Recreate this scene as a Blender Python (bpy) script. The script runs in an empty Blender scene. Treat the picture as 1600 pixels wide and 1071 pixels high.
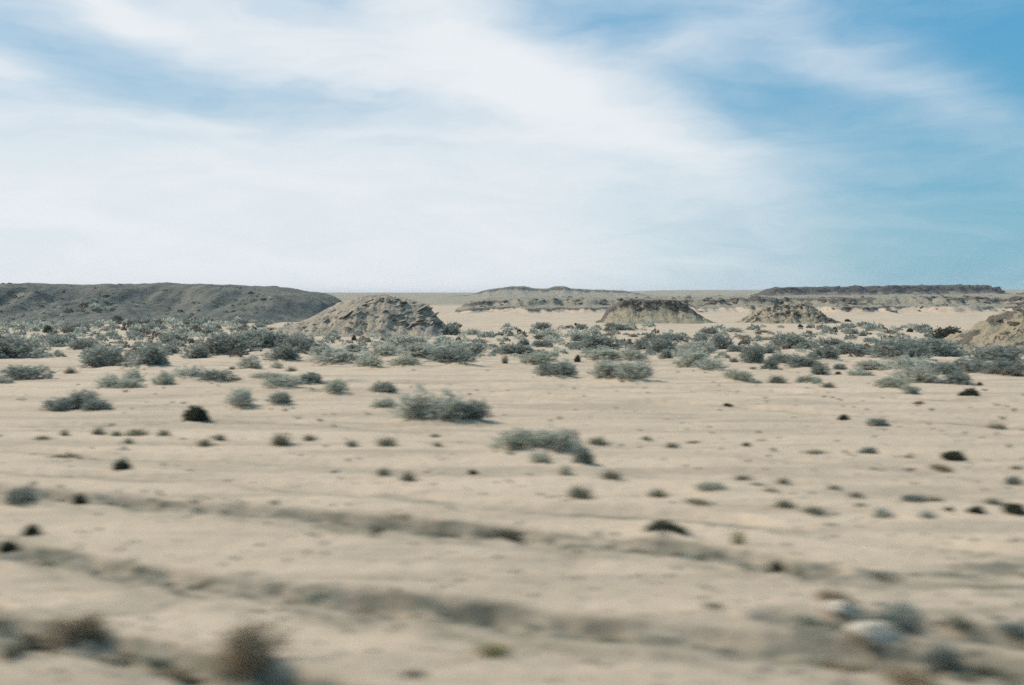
import bpy, math, random
import numpy as np
from mathutils import Vector, Matrix

random.seed(7)
RNG = np.random.default_rng(11)
SC = bpy.context.scene
COL = SC.collection
R = math.radians

# ------------------------------------------------------------------ camera
CAM_H = 2.5
FPX = 1555.6                      # focal length in pixels of a 1600 px wide frame (35 mm lens)
PITCH = math.atan((535.5 - 462.0) / FPX)
cam_d = bpy.data.cameras.new('camera')
cam = bpy.data.objects.new('camera', cam_d)
COL.objects.link(cam)
cam.location = (0, 0, CAM_H)
cam.rotation_euler = (math.pi / 2 - PITCH, 0, 0)
cam_d.lens = 35.0
cam_d.sensor_width = 36.0
cam_d.clip_end = 20000
cam_d.dof.use_dof = True
cam_d.dof.focus_distance = 130.0
cam_d.dof.aperture_fstop = 0.72
cam_d.dof.aperture_ratio = 0.31
SC.camera = cam
SC.cycles.filter_width = 1.5
SC.cycles.use_denoising = False        # leave the sampling grain: it reads like film grain
SC.cycles.use_adaptive_sampling = True
SC.cycles.adaptive_threshold = 0.025

# ------------------------------------------------------------------ sky and sun
SUN_EL, SUN_AZ = R(47), R(-72)    # azimuth from the view axis (+Y), negative = to the west of it
world = bpy.data.worlds.new('World')
SC.world = world
world.use_nodes = True
NT = world.node_tree
NT.nodes.clear()


class G:
    """small helper for building node graphs"""
    def __init__(self, nt):
        self.nt = nt

    def n(self, t, **kw):
        x = self.nt.nodes.new(t)
        for k, v in kw.items():
            setattr(x, k, v)
        return x

    def put(self, sock, v):
        if hasattr(v, 'links'):
            self.nt.links.new(v, sock)
        else:
            sock.default_value = v

    def m(self, op, a, b=None, c=None, clamp=False):
        x = self.n('ShaderNodeMath', operation=op)
        x.use_clamp = clamp
        self.put(x.inputs[0], a)
        if b is not None:
            self.put(x.inputs[1], b)
        if c is not None:
            self.put(x.inputs[2], c)
        return x.outputs[0]

    def mix(self, f, a, b, blend='MIX'):
        x = self.n('ShaderNodeMix', data_type='RGBA', blend_type=blend)
        self.put(x.inputs['Factor'], f)
        for s, v in ((x.inputs[6], a), (x.inputs[7], b)):
            if isinstance(v, (tuple, list)) and len(v) == 3:
                v = (*v, 1)
            self.put(s, v)
        return x.outputs[2]

    def noise(self, vec, scale, detail=4, rough=.55, dist=0.0, out=0):
        x = self.n('ShaderNodeTexNoise')
        if vec is not None:
            self.put(x.inputs['Vector'], vec)
        x.inputs['Scale'].default_value = scale
        x.inputs['Detail'].default_value = detail
        x.inputs['Roughness'].default_value = rough
        x.inputs['Distortion'].default_value = dist
        return x.outputs[out]

    def xyz(self, a, b, c):
        x = self.n('ShaderNodeCombineXYZ')
        for i, v in enumerate((a, b, c)):
            self.put(x.inputs[i], v)
        return x.outputs[0]

    def sep(self, v):
        x = self.n('ShaderNodeSeparateXYZ')
        self.put(x.inputs[0], v)
        return x.outputs

    def scale(self, v, s):
        x = self.n('ShaderNodeVectorMath', operation='MULTIPLY')
        self.put(x.inputs[0], v)
        x.inputs[1].default_value = s
        return x.outputs[0]

    def rng(self, v, a, b, c=0.0, d=1.0, smooth=True):
        x = self.n('ShaderNodeMapRange')
        if smooth:
            x.interpolation_type = 'SMOOTHSTEP'
        self.put(x.inputs[0], v)
        for i, q in enumerate((a, b, c, d)):
            x.inputs[i + 1].default_value = q
        return x.outputs[0]


g = G(NT)
tc = g.n('ShaderNodeTexCoord').outputs['Generated']
sky = g.n('ShaderNodeTexSky', sky_type='NISHITA')
sky.sun_disc = False
sky.sun_elevation = SUN_EL
sky.sun_rotation = SUN_AZ
sky.altitude = 100
sky.air_density = 1.15
sky.dust_density = 0.6
sky.ozone_density = 2.6
dx, dy, dz = g.sep(tc)
az = g.m('ARCTAN2', dx, dy)
el = g.m('ARCSINE', dz)
# cirrus: laid out by azimuth and elevation (degrees) as soft elongated streaks, frayed by noise
azd = g.m('MULTIPLY', az, 57.2958)
eld = g.m('MULTIPLY', el, 57.2958)
v0 = g.xyz(azd, eld, 0.0)
wx = g.noise(g.scale(v0, (.05, .16, 1)), 1.0, 4, .55)
wy = g.noise(g.scale(v0, (.06, .20, 1)), 1.3, 4, .55, out=0)
ax_ = g.m('ADD', azd, g.m('MULTIPLY', g.m('SUBTRACT', wx, .5), 9.0))
ey_ = g.m('ADD', eld, g.m('MULTIPLY', g.m('SUBTRACT', wy, .5), 4.2))


def px_az(x):
    return math.degrees(math.atan((x - 800) / FPX))


def px_el(y):
    return math.degrees(math.atan((462 - y) / FPX))


def streak(x, y, a, b, tilt, amp):
    """a cirrus streak: centre and half lengths given on the 1600 px picture plane, tilt in degrees"""
    cx, cy = px_az(x), px_el(y)
    a, b = a / 27.15, b / 27.15
    t = R(tilt)
    ddx = g.m('SUBTRACT', ax_, cx)
    ddy = g.m('SUBTRACT', ey_, cy)
    p = g.m('DIVIDE', g.m('ADD', g.m('MULTIPLY', ddx, math.cos(t)), g.m('MULTIPLY', ddy, math.sin(t))), a)
    q = g.m('DIVIDE', g.m('SUBTRACT', g.m('MULTIPLY', ddy, math.cos(t)), g.m('MULTIPLY', ddx, math.sin(t))), b)
    e = g.m('EXPONENT', g.m('MULTIPLY', g.m('ADD', g.m('MULTIPLY', p, p), g.m('MULTIPLY', q, q)), -1.0))
    return g.m('MULTIPLY', e, amp)


# thin veil, thickest low and toward the sun side, thinning away to the east
veil = g.m('MULTIPLY', g.rng(azd, -2.0, 27.0, 1.0, .11), g.rng(eld, 0.0, 17.0, 1.20, .62))
terms = [streak(470, 75, 330, 46, -7, .42), streak(740, 85, 220, 70, -33, .40), streak(930, 168, 260, 46, -24, .42),
         streak(1120, 300, 230, 70, -38, .16), streak(540, 130, 260, 22, -6, .2), streak(620, 215, 420, 16, -2, .14), streak(250, 205, 300, 14, 4, .16), streak(1060, 85, 90, 30, 8, .36), streak(1330, 120, 200, 48, -28, .42),
         streak(1500, 225, 200, 36, -12, .26), streak(300, 285, 620, 60, 2, .14), streak(0, 150, 60, 24, 0, .4),
         streak(170, 20, 160, 30, -28, .36), streak(1230, 10, 90, 20, 20, .25),
         streak(120, 115, 200, 52, -14, -.18), streak(360, 170, 300, 36, -4, -.16), streak(1190, 178, 190, 34, -4, -.22),
         streak(1600, 155, 110, 60, -30, -.3), streak(960, 60, 130, 40, -12, -.3), streak(350, 215, 300, 18, 3, -.07)]
dens = veil
for t_ in terms:
    dens = g.m('ADD', dens, t_)
fray = g.noise(g.scale(g.xyz(ax_, ey_, 0.0), (.10, .42, 1)), 1.0, 7, .6, .4)
fine = g.noise(g.scale(g.xyz(ax_, ey_, 3.0), (.35, 1.5, 1)), 1.0, 6, .62, .3)
dens = g.m('ADD', dens, g.m('MULTIPLY', g.m('SUBTRACT', fray, .5), .72))
dens = g.m('ADD', dens, g.m('MULTIPLY', g.m('SUBTRACT', fine, .5), .22))
mask = g.m('MULTIPLY', g.rng(dens, -.15, 1.42, 0, 1), .98, clamp=True)
# film rendering of the clear sky: the physical sky pulled towards a cyan blue, deeper higher up
blue = g.mix(g.rng(eld, 0.0, 16.0), (1.35, 4.0, 5.4), (.80, 3.4, 5.7))
skyc = g.mix(.84, sky.outputs[0], blue)
cloud = g.mix(mask, skyc, (7.7, 8.0, 8.25))
bg = g.n('ShaderNodeBackground')
NT.links.new(cloud, bg.inputs[0])
bg.inputs[1].default_value = 0.1
out = g.n('ShaderNodeOutputWorld')
NT.links.new(bg.outputs[0], out.inputs[0])

sun_d = bpy.data.lights.new('sun', 'SUN')
sun_d.energy = 3.7
sun_d.angle = R(0.5)
sun_d.color = (1.0, .925, .82)
sun = bpy.data.objects.new('sun', sun_d)
COL.objects.link(sun)
sdir = Vector((math.sin(SUN_AZ) * math.cos(SUN_EL), math.cos(SUN_AZ) * math.cos(SUN_EL), math.sin(SUN_EL)))
sun.rotation_euler = (-sdir).to_track_quat('-Z', 'Y').to_euler()

SC.view_settings.view_transform = 'Standard'
SC.view_settings.look = 'None'
SC.view_settings.exposure = 0.14
SC.view_settings.gamma = 1.0
SC.view_settings.use_curve_mapping = False


# ------------------------------------------------------------------ helpers
def tag(o, label=None, cat=None, group=None, kind=None):
    if label:
        o['label'] = label
    if cat:
        o['category'] = cat
    if group:
        o['group'] = group
    if kind:
        o['kind'] = kind
    return o


def mesh_np(name, V, F, mats=(), smooth=False, midx=None):
    """V (n,3) array, F (m,3) or (m,4) index array, or a list of such arrays"""
    Fs = F if isinstance(F, list) else [F]
    me = bpy.data.meshes.new(name)
    me.vertices.add(len(V))
    me.vertices.foreach_set('co', np.asarray(V, np.float32).ravel())
    li = np.concatenate([f.ravel() for f in Fs]).astype(np.int32)
    tot = np.concatenate([np.full(len(f), f.shape[1], np.int32) for f in Fs])
    st = np.concatenate([[0], np.cumsum(tot)[:-1]]).astype(np.int32)
    me.loops.add(len(li))
    me.loops.foreach_set('vertex_index', li)
    me.polygons.add(len(tot))
    me.polygons.foreach_set('loop_start', st)
    me.polygons.foreach_set('loop_total', tot)
    for m in mats:
        me.materials.append(m)
    if midx is not None:
        me.polygons.foreach_set('material_index', np.asarray(midx, np.int32))
    me.polygons.foreach_set('use_smooth', np.full(len(tot), smooth))
    me.update(calc_edges=True)
    me.validate()
    return me


def link(name, me, parent=None, loc=None):
    o = bpy.data.objects.new(name, me)
    COL.objects.link(o)
    if parent:
        o.parent = parent
    if loc is not None:
        o.location = loc
    return o


_P = np.random.default_rng(5).permutation(512)
_P = np.concatenate([_P, _P])
_A = np.random.default_rng(6).uniform(0, 2 * np.pi, 512)


def perlin(x, y, seed=0):
    x = np.asarray(x, float) + seed * 17.31
    y = np.asarray(y, float) - seed * 9.17
    xi = np.floor(x).astype(int)
    yi = np.floor(y).astype(int)
    xf, yf = x - xi, y - yi
    u = xf * xf * xf * (xf * (xf * 6 - 15) + 10)
    v = yf * yf * yf * (yf * (yf * 6 - 15) + 10)

    def gr(ix, iy, fx, fy):
        a = _A[_P[(_P[ix & 511] + iy) & 511]]
        return np.cos(a) * fx + np.sin(a) * fy
    n00, n10 = gr(xi, yi, xf, yf), gr(xi + 1, yi, xf - 1, yf)
    n01, n11 = gr(xi, yi + 1, xf, yf - 1), gr(xi + 1, yi + 1, xf - 1, yf - 1)
    return (n00 * (1 - u) + n10 * u) * (1 - v) + (n01 * (1 - u) + n11 * u) * v


def fbm(x, y, oct=4, gain=.5, lac=2.03, seed=0):
    s, a = 0, 1.0
    for i in range(oct):
        s = s + a * perlin(x, y, seed + i)
        x, y, a = x * lac, y * lac, a * gain
    return s


def sstep(a, b, x):
    t = np.clip((x - a) / (b - a), 0, 1)
    return t * t * (3 - 2 * t)


# ------------------------------------------------------------------ terrain
PR = np.array([0, 30, 50, 80, 120, 150, 300, 420, 900, 1500, 2200, 5200])
PZ = np.array([0, 0, -.5, -1.4, -2.5, -3.0, -3.2, -2.4, -.6, 4.6, 9.0, 9.0])


def macro(x, y):
    """large-scale height of the desert floor"""
    x, y = np.asarray(x, float), np.asarray(y, float)
    r = np.hypot(x, y)
    a = np.degrees(np.arctan2(x, np.maximum(y, .01)))
    z = np.interp(r, PR, PZ)
    z = z + sstep(1100, 2200, r) * 5.5 * sstep(3, 10, a) * (y > 0)
    w = sstep(230, 330, r) * (1 - sstep(900, 1500, r))
    return z + w * .35 * fbm(x / 26., y / 26., 3, seed=8)


def ray(px, py):
    """direction of the line of sight for a point of the 1600 px picture"""
    v = np.array([(px - 800) / FPX, 1.0, (535.5 - py) / FPX])
    c, s = math.cos(PITCH), math.sin(PITCH)
    return np.array([v[0], v[1] * c + v[2] * s, -v[1] * s + v[2] * c])


def ground_at(px, py):
    """where that line of sight meets the desert floor"""
    d = ray(px, py)
    ts = np.geomspace(2.5, 900, 900)
    gap = CAM_H + d[2] * ts - macro(d[0] * ts, d[1] * ts)
    k = np.argmax(gap < 0)
    if not (gap < 0).any():
        k = 899
    t = ts[k] if k == 0 else ts[k - 1] + (ts[k] - ts[k - 1]) * gap[k - 1] / max(1e-6, gap[k - 1] - gap[k])
    return np.array([d[0] * t, d[1] * t]), t


# shrubs: x, y of the foot, width, height in the 1600 px picture, kind
# g grey-green, d dark teal, k black-green cushion, t thin tuft, b dry brown, y yellow-green tuft, p pale green
SH = """
20 561 88 33 d;35 594 55 22 d;2 599 24 12 g;75 543 44 16 d;72 521 18 11 k;110 519 38 14 d;100 533 28 11 d;130 546 32 16 d;165 574 56 32 d
235 575 58 34 d;170 605 32 20 g;196 606 34 16 g;108 584 18 9 t;206 596 26 18 g;255 601 32 20 p;268 538 46 18 d;265 553 28 13 d;298 560 32 20 d
355 556 64 30 d;330 552 28 16 d;407 547 52 25 d;388 576 28 20 g;290 593 52 20 g;336 597 38 18 d;331 511 17 9 d;295 515 18 6 d;325 521 18 8 d
380 516 11 6 k;397 516 14 5 k;424 517 15 6 b;368 595 16 8 b;240 519 28 12 d;230 506 15 8 d;362 579 12 6 b;424 547 48 20 d;468 555 50 26 d
444 567 52 20 d;433 575 16 9 g;440 524 13 9 b;503 560 34 17 g;551 553 24 11 d;530 571 72 20 g;578 576 42 17 p;482 600 38 15 d;425 596 52 8 p
455 581 15 8 t;437 608 48 16 g;525 617 48 18 p;600 616 52 17 d;553 533 11 8 k;576 537 11 6 b;605 559 42 18 g;640 546 50 20 g;652 562 60 20 g
635 573 52 14 p;702 558 70 22 g;716 574 62 22 d;700 525 30 18 d;738 525 26 8 g;735 556 32 15 d;683 541 15 9 k;716 535 15 7 k;755 542 19 5 b
772 544 15 7 b;752 535 22 4 t;803 555 48 14 d;818 542 18 10 d;784 553 22 10 p;789 569 9 14 t;838 571 54 17 p;798 526 20 4 t;812 519 9 4 k
846 515 21 10 d;900 509 9 4 k;908 517 15 9 d;860 531 32 15 g;873 538 15 9 d;852 544 28 10 d;902 534 22 11 d;938 549 60 21 d;903 566 15 11 k
868 591 48 20 d;885 580 26 16 g;945 565 52 17 g;990 566 42 17 p;950 594 62 25 g;988 597 48 28 g;1012 585 11 8 k;968 518 18 10 d;982 518 20 8 g
955 512 17 6 d;990 528 17 6 b;950 527 25 5 b;1005 549 30 18 d;1016 535 22 12 d;965 538 9 6 k;1048 535 31 10 d;1032 553 33 21 d;1042 562 22 14 d
1065 548 19 11 g;1095 533 15 10 d;1110 523 28 9 d;1122 547 34 23 d;1151 551 22 12 d;1086 575 52 28 g;1114 579 38 18 g;1090 552 42 16 g
1165 531 31 8 b;1201 533 30 8 b;1146 520 30 6 g;1191 521 20 6 b;1178 568 30 27 d;1204 578 25 19 d;1227 571 38 17 d;1148 566 15 8 t;1177 578 11 5 b
1154 597 40 15 p;1183 599 18 6 p;1216 599 26 11 t;1240 547 52 23 d;1210 553 27 13 d;1300 540 34 11 d;1290 565 44 23 d;1333 557 52 21 d
1260 577 48 16 d;1287 585 26 18 d;1312 576 17 9 d;1311 585 13 5 k;1268 600 38 14 g;1296 605 19 8 t;1345 587 38 10 g;1362 579 44 14 g
1305 519 13 8 k;1330 522 17 8 d;1345 525 15 7 d;1251 512 11 5 k;1325 503 13 4 k;1381 516 18 5 k;1423 519 15 6 k;1362 535 19 6 d;1410 562 74 31 d
1444 557 62 30 d;1478 556 58 24 d;1430 582 70 24 g;1437 599 58 27 g;1398 606 42 15 p;1475 585 50 19 d;1498 602 42 19 d;1425 611 22 8 g
1532 603 13 6 k;1520 583 52 20 d;1548 566 74 25 d;1590 554 32 9 d;1588 587 62 24 d;1488 531 76 19 k;1445 519 22 11 d;1448 528 11 5 k
92 641 52 20 d;122 637 60 28 d;146 641 40 16 d;164 640 22 12 g;375 637 54 27 g;437 635 42 17 d;302 662 56 23 k;597 641 46 15 p
655 662 76 46 g;700 662 80 42 g;742 661 46 30 d;803 712 86 30 p;855 711 80 32 g;893 704 40 28 d;911 729 40 28 d;846 726 36 18 p
100 681 14 10 t;153 678 17 12 t;180 680 15 8 t;212 679 29 10 t;255 683 21 10 t;200 695 14 9 t;318 697 23 12 t;343 690 17 10 t;436 696 37 16 t
483 686 23 9 t;550 699 17 12 t;604 698 27 14 t;680 681 15 6 t;683 698 15 7 t;65 688 20 6 t;96 716 44 14 b;190 719 20 12 g;187 738 42 14 k
600 744 23 11 t;637 751 23 14 t;738 739 21 8 k;905 777 36 18 t;955 751 30 14 t;885 741 24 18 p;1028 773 24 13 t;935 693 27 12 t;1010 687 16 6 t
1050 699 20 8 t;1137 633 20 5 k;1084 691 24 5 b;1168 698 20 7 k;1192 688 16 4 b;1320 657 25 8 k;1374 666 31 13 d;1520 622 40 14 k;1436 632 20 7 b
1428 616 26 9 d;1360 709 35 12 d;1490 718 46 14 k;1420 716 20 6 b;1472 734 36 8 b;1425 732 20 5 b;1560 671 24 9 t;1590 733 18 7 b;1275 706 30 5 t
1162 748 24 8 t;1225 753 17 10 t;1185 758 20 5 t;1110 769 52 9 p;1090 786 40 7 t;1205 771 20 5 t;1305 766 20 8 t;1340 779 24 9 t;1228 791 25 12 t
1275 803 35 12 t;1380 806 32 15 g;1345 793 16 5 t;1430 783 38 11 d;1462 784 20 9 t;1450 811 30 14 g;1485 801 20 8 k;1530 805 36 12 k
1585 806 42 16 k;1555 786 24 10 t;1590 759 26 15 d;1040 842 90 18 k;1155 859 24 22 y;1215 899 38 20 k;30 791 50 27 d;122 791 38 19 k;90 779 26 10 b
46 837 38 18 k;110 1004 80 58 b;385 1058 108 88 b;270 1056 56 22 b;1308 942 54 24 b;1378 984 96 30 d;1300 1039 38 18 b;1482 1036 72 34 d
1262 972 44 12 p;1252 986 22 9 y;1426 1074 84 22 b;770 1026 60 14 y;645 1058 30 9 t;1115 950 28 9 t;40 1004 50 26 k;8 856 44 14 k
1412 970 60 22 g;1545 1040 50 16 t;1590 995 46 16 d;1335 1052 44 14 b;1505 985 44 12 t;1270 905 40 12 t;1380 905 50 10 t;1465 1060 40 14 t;180 1022 60 18 b
20 1030 44 16 t;590 835 30 8 t;700 828 46 9 t;790 830 50 9 t;1000 857 50 9 t;1080 868 50 14 g;610 952 40 9 t;960 995 60 12 t
"""
SHRUBS = []
for row in SH.replace('\n', ';').split(';'):
    f = row.split()
    if len(f) == 5:
        x_, y_, w_, h_ = map(float, f[:4])
        p_, t_ = ground_at(x_, y_)
        SHRUBS.append(dict(px=x_, py=y_, w=w_ * t_ / FPX, h=h_ * t_ / FPX, pw=w_, kind=f[4], p=p_, t=t_))

# wheel tracks: picture points, width m, depth m, lug spacing m (0 = smooth)
TRACKS = [
    ([(-200, 828), (0, 864), (100, 880), (200, 895), (300, 908), (400, 926), (520, 938), (600, 950), (700, 961), (800, 973), (900, 987),
      (1000, 998), (1100, 1006), (1200, 1017), (1400, 1040), (1700, 1075)], .48, .09, .95),
    ([(-100, 760), (60, 772), (150, 784), (230, 791), (330, 798), (420, 802), (540, 815), (650, 827), (780, 835), (900, 851), (1000, 858),
      (1080, 867), (1180, 881), (1290, 893)], .48, .085, 1.25),
    ([(-200, 925), (-40, 967), (40, 988), (120, 1008), (200, 1025), (300, 1048), (420, 1072), (600, 1110)], .42, .085, .8),
    ([(1230, 975), (1330, 985), (1450, 988), (1530, 1003), (1620, 1012), (1800, 1040)], .45, .07, .9),
    ([(-150, 725), (0, 738), (300, 752), (560, 770), (800, 795), (1100, 812), (1400, 850), (1700, 880)], .55, .045, 0),
    ([(-100, 700), (150, 712), (420, 722), (700, 740), (1000, 742), (1300, 760), (1700, 800)], .6, .05, 0),
    ([(500, 612), (700, 616), (900, 625), (1100, 632), (1300, 648), (1500, 662), (1700, 675)], .8, .07, 0),
    ([(560, 596), (800, 604), (1000, 606), (1200, 612), (1400, 622), (1700, 632)], .8, .07, 0),
    ([(-100, 668), (200, 664), (420, 660), (700, 680), (1000, 700), (1300, 725), (1700, 760)], .6, .04, 0),
    ([(-100, 1010), (200, 950), (500, 905), (900, 880)], .5, .02, 0),
]


def track_relief(X, Y):
    dz = np.zeros_like(X)
    tr = np.zeros_like(X)
    flat = (X.ravel(), Y.ravel())
    for pts, w, dep, lug in TRACKS:
        P = np.array([ground_at(*p)[0] for p in pts])
        # resample smoothly
        s = np.concatenate([[0], np.cumsum(np.hypot(*np.diff(P, axis=0).T))])
        q = np.linspace(0, s[-1], 160)
        P = np.stack([np.interp(q, s, P[:, 0]), np.interp(q, s, P[:, 1])], 1)
        k = np.ones(9) / 9
        Pp = np.pad(P, ((4, 4), (0, 0)), mode='edge')
        P = np.stack([np.convolve(Pp[:, i], k, 'valid') for i in (0, 1)], 1)
        lo, hi = P.min(0) - 1.5, P.max(0) + 1.5
        sel = np.where((flat[0] > lo[0]) & (flat[0] < hi[0]) & (flat[1] > lo[1]) & (flat[1] < hi[1]))[0]
        if len(sel) == 0:
            continue
        px, py = flat[0][sel], flat[1][sel]
        best = np.full(len(sel), 1e9)
        side = np.zeros(len(sel))
        along = np.zeros(len(sel))
        for i in range(len(P) - 1):
            a, b = P[i], P[i + 1]
            d = b - a
            L2 = d @ d
            t = np.clip(((px - a[0]) * d[0] + (py - a[1]) * d[1]) / L2, 0, 1)
            ex, ey = px - a[0] - t * d[0], py - a[1] - t * d[1]
            D = ex * ex + ey * ey
            m = D < best
            best[m] = D[m]
            side[m] = np.sign(d[0] * ey[m] - d[1] * ex[m])
            along[m] = (q[i] + t[m] * (q[i + 1] - q[i]))
        dist = np.sqrt(best) * side
        n1 = fbm(along * .7, along * 0 + dep * 99, 3, seed=21)
        n2 = fbm(px * 3., py * 3., 3, seed=22)
        dist = dist + .10 * n1 + .05 * n2
        fade = np.clip(.75 + 1.3 * fbm(along * .35, along * 0 + 7.7 * w, 2, seed=31), .15, 1.25)
        if lug:
            fade = np.maximum(fade, .78)
        u = dist / w
        rut = -dep * (1 - sstep(.34, .56, np.abs(u)))
        berm = dep * .8 * np.exp(-((u - .72) / .2) ** 2) + dep * .45 * np.exp(-((u + .75) / .22) ** 2)
        rel = (rut + berm) * fade
        if lug:
            ph = (along + dist * 1.5) / lug
            saw = .5 + .5 * np.sin(2 * np.pi * ph)
            rel += fade * dep * .8 * (sstep(.25, .8, saw) - .4) * (1 - sstep(.4, .62, np.abs(u)))
        dz.ravel()[sel] += rel
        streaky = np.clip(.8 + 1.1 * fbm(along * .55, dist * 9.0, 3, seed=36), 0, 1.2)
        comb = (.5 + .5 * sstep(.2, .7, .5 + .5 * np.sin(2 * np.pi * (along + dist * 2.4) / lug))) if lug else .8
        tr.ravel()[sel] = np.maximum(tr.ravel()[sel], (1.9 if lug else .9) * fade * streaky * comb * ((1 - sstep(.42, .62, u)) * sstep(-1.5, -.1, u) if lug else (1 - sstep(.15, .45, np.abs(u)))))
    # soft oval patches of darker ground tint along the verges
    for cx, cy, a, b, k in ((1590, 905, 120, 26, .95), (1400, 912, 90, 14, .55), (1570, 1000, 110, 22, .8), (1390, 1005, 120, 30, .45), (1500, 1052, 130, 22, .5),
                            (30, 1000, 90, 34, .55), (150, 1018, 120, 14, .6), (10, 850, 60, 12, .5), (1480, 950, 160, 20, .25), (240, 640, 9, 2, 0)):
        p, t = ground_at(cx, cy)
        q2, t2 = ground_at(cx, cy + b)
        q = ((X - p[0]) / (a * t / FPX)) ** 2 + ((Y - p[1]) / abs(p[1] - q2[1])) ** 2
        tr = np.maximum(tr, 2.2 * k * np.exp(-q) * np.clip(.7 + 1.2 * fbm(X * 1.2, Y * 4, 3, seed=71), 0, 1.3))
    return dz, tr


def build_ground():
    rows = np.concatenate([np.geomspace(.6, 3.4, 30, endpoint=False), np.geomspace(3.4, 60, 560, endpoint=False),
                           np.geomspace(60, 1000, 300, endpoint=False), np.geomspace(1000, 5200, 40)])
    cols = np.concatenate([np.linspace(-180, -42, 46, endpoint=False), np.linspace(-42, -32, 30, endpoint=False),
                           np.linspace(-32, 32, 600, endpoint=False), np.linspace(32, 42, 30, endpoint=False), np.linspace(42, 180, 46, endpoint=False)])
    A, RR = np.meshgrid(np.radians(cols), rows)
    X, Y = RR * np.sin(A), RR * np.cos(A)
    Z = macro(X, Y)
    near = 1 - sstep(30, 90, RR)
    Z = Z + near * (.045 * fbm(X * .5, Y * .9, 4, seed=40) + .012 * fbm(X * 3.1, Y * 4.3, 3, seed=44))
    Z = Z + (1 - near) * .16 * fbm(X / 7., Y / 5., 4, seed=42)
    # tussocky uneven floor in the scrub belt
    Z = Z + sstep(28, 45, RR) * (1 - sstep(170, 240, RR)) * .10 * fbm(X / 1.7, Y / 1.7, 3, seed=47)
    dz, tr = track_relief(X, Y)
    Z = Z + dz + near * (.006 + .022 * tr) * fbm(X * 5.5, Y * 8.5, 4, .6, seed=49) + near * .010 * np.maximum(0, fbm(X * 1.3, Y * 2.2, 3, seed=51)) * fbm(X * 9, Y * 12, 3, .6, seed=52)
    # sand piled round the foot of the shrubs
    for s in SHRUBS:
        if s['w'] < .35 or s['kind'] in 'ty':
            continue
        rr = .55 * s['w']
        i0, i1 = np.searchsorted(rows, [s['t'] - 3 * rr, s['t'] + 3 * rr])
        a = math.degrees(math.atan2(*s['p']))
        da = math.degrees(3 * rr / s['t'])
        j0, j1 = np.searchsorted(cols, [a - da, a + da])
        sl = (slice(max(i0, 0), i1), slice(j0, j1))
        q = ((X[sl] - s['p'][0]) ** 2 + (Y[sl] - s['p'][1]) ** 2) / rr ** 2
        Z[sl] += min(.14, .10 * s['w']) * np.exp(-q * 1.2)
    n, m = X.shape
    V = np.stack([X, Y, Z], -1).reshape(-1, 3)
    i = np.arange(n - 1)[:, None] * m
    j = np.arange(m)[None, :]
    j2 = (j + 1) % m
    F = np.stack([i + j, i + j2, i + m + j2, i + m + j], -1).reshape(-1, 4)
    # close the small hole under the camera
    V = np.vstack([V, [[0, 0, 0]]])
    c = len(V) - 1
    T = np.stack([np.full(m, c), (np.arange(m) + 1) % m, np.arange(m)], -1)
    me = mesh_np('desert_ground', V, [F[:, ::-1], T], (MAT['sand'],), smooth=True)
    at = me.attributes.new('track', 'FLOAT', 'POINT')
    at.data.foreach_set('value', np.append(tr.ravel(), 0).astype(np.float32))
    o = link('desert_ground', me)
    tag(o, 'pale sandy desert floor crossed by wheel tracks', kind='structure')
    return o, (rows, cols, Z)


# ------------------------------------------------------------------ materials
MAT = {}


def new_mat(name):
    m = bpy.data.materials.new(name)
    m.use_nodes = True
    nt = m.node_tree
    nt.nodes.clear()
    return m, G(nt)


def finish(m, gg, col, rough=.9, bump=None, bdist=.02, bstr=.6, spec=.15):
    b = gg.n('ShaderNodeBsdfPrincipled')
    gg.put(b.inputs['Base Color'], col)
    b.inputs['Roughness'].default_value = rough
    b.inputs['Specular IOR Level'].default_value = spec
    if bump is not None:
        bp = gg.n('ShaderNodeBump')
        bp.inputs['Strength'].default_value = bstr
        bp.inputs['Distance'].default_value = bdist
        gg.put(bp.inputs['Height'], bump)
        gg.nt.links.new(bp.outputs[0], b.inputs['Normal'])
    o = gg.n('ShaderNodeOutputMaterial')
    gg.nt.links.new(b.outputs[0], o.inputs[0])
    return m


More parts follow.
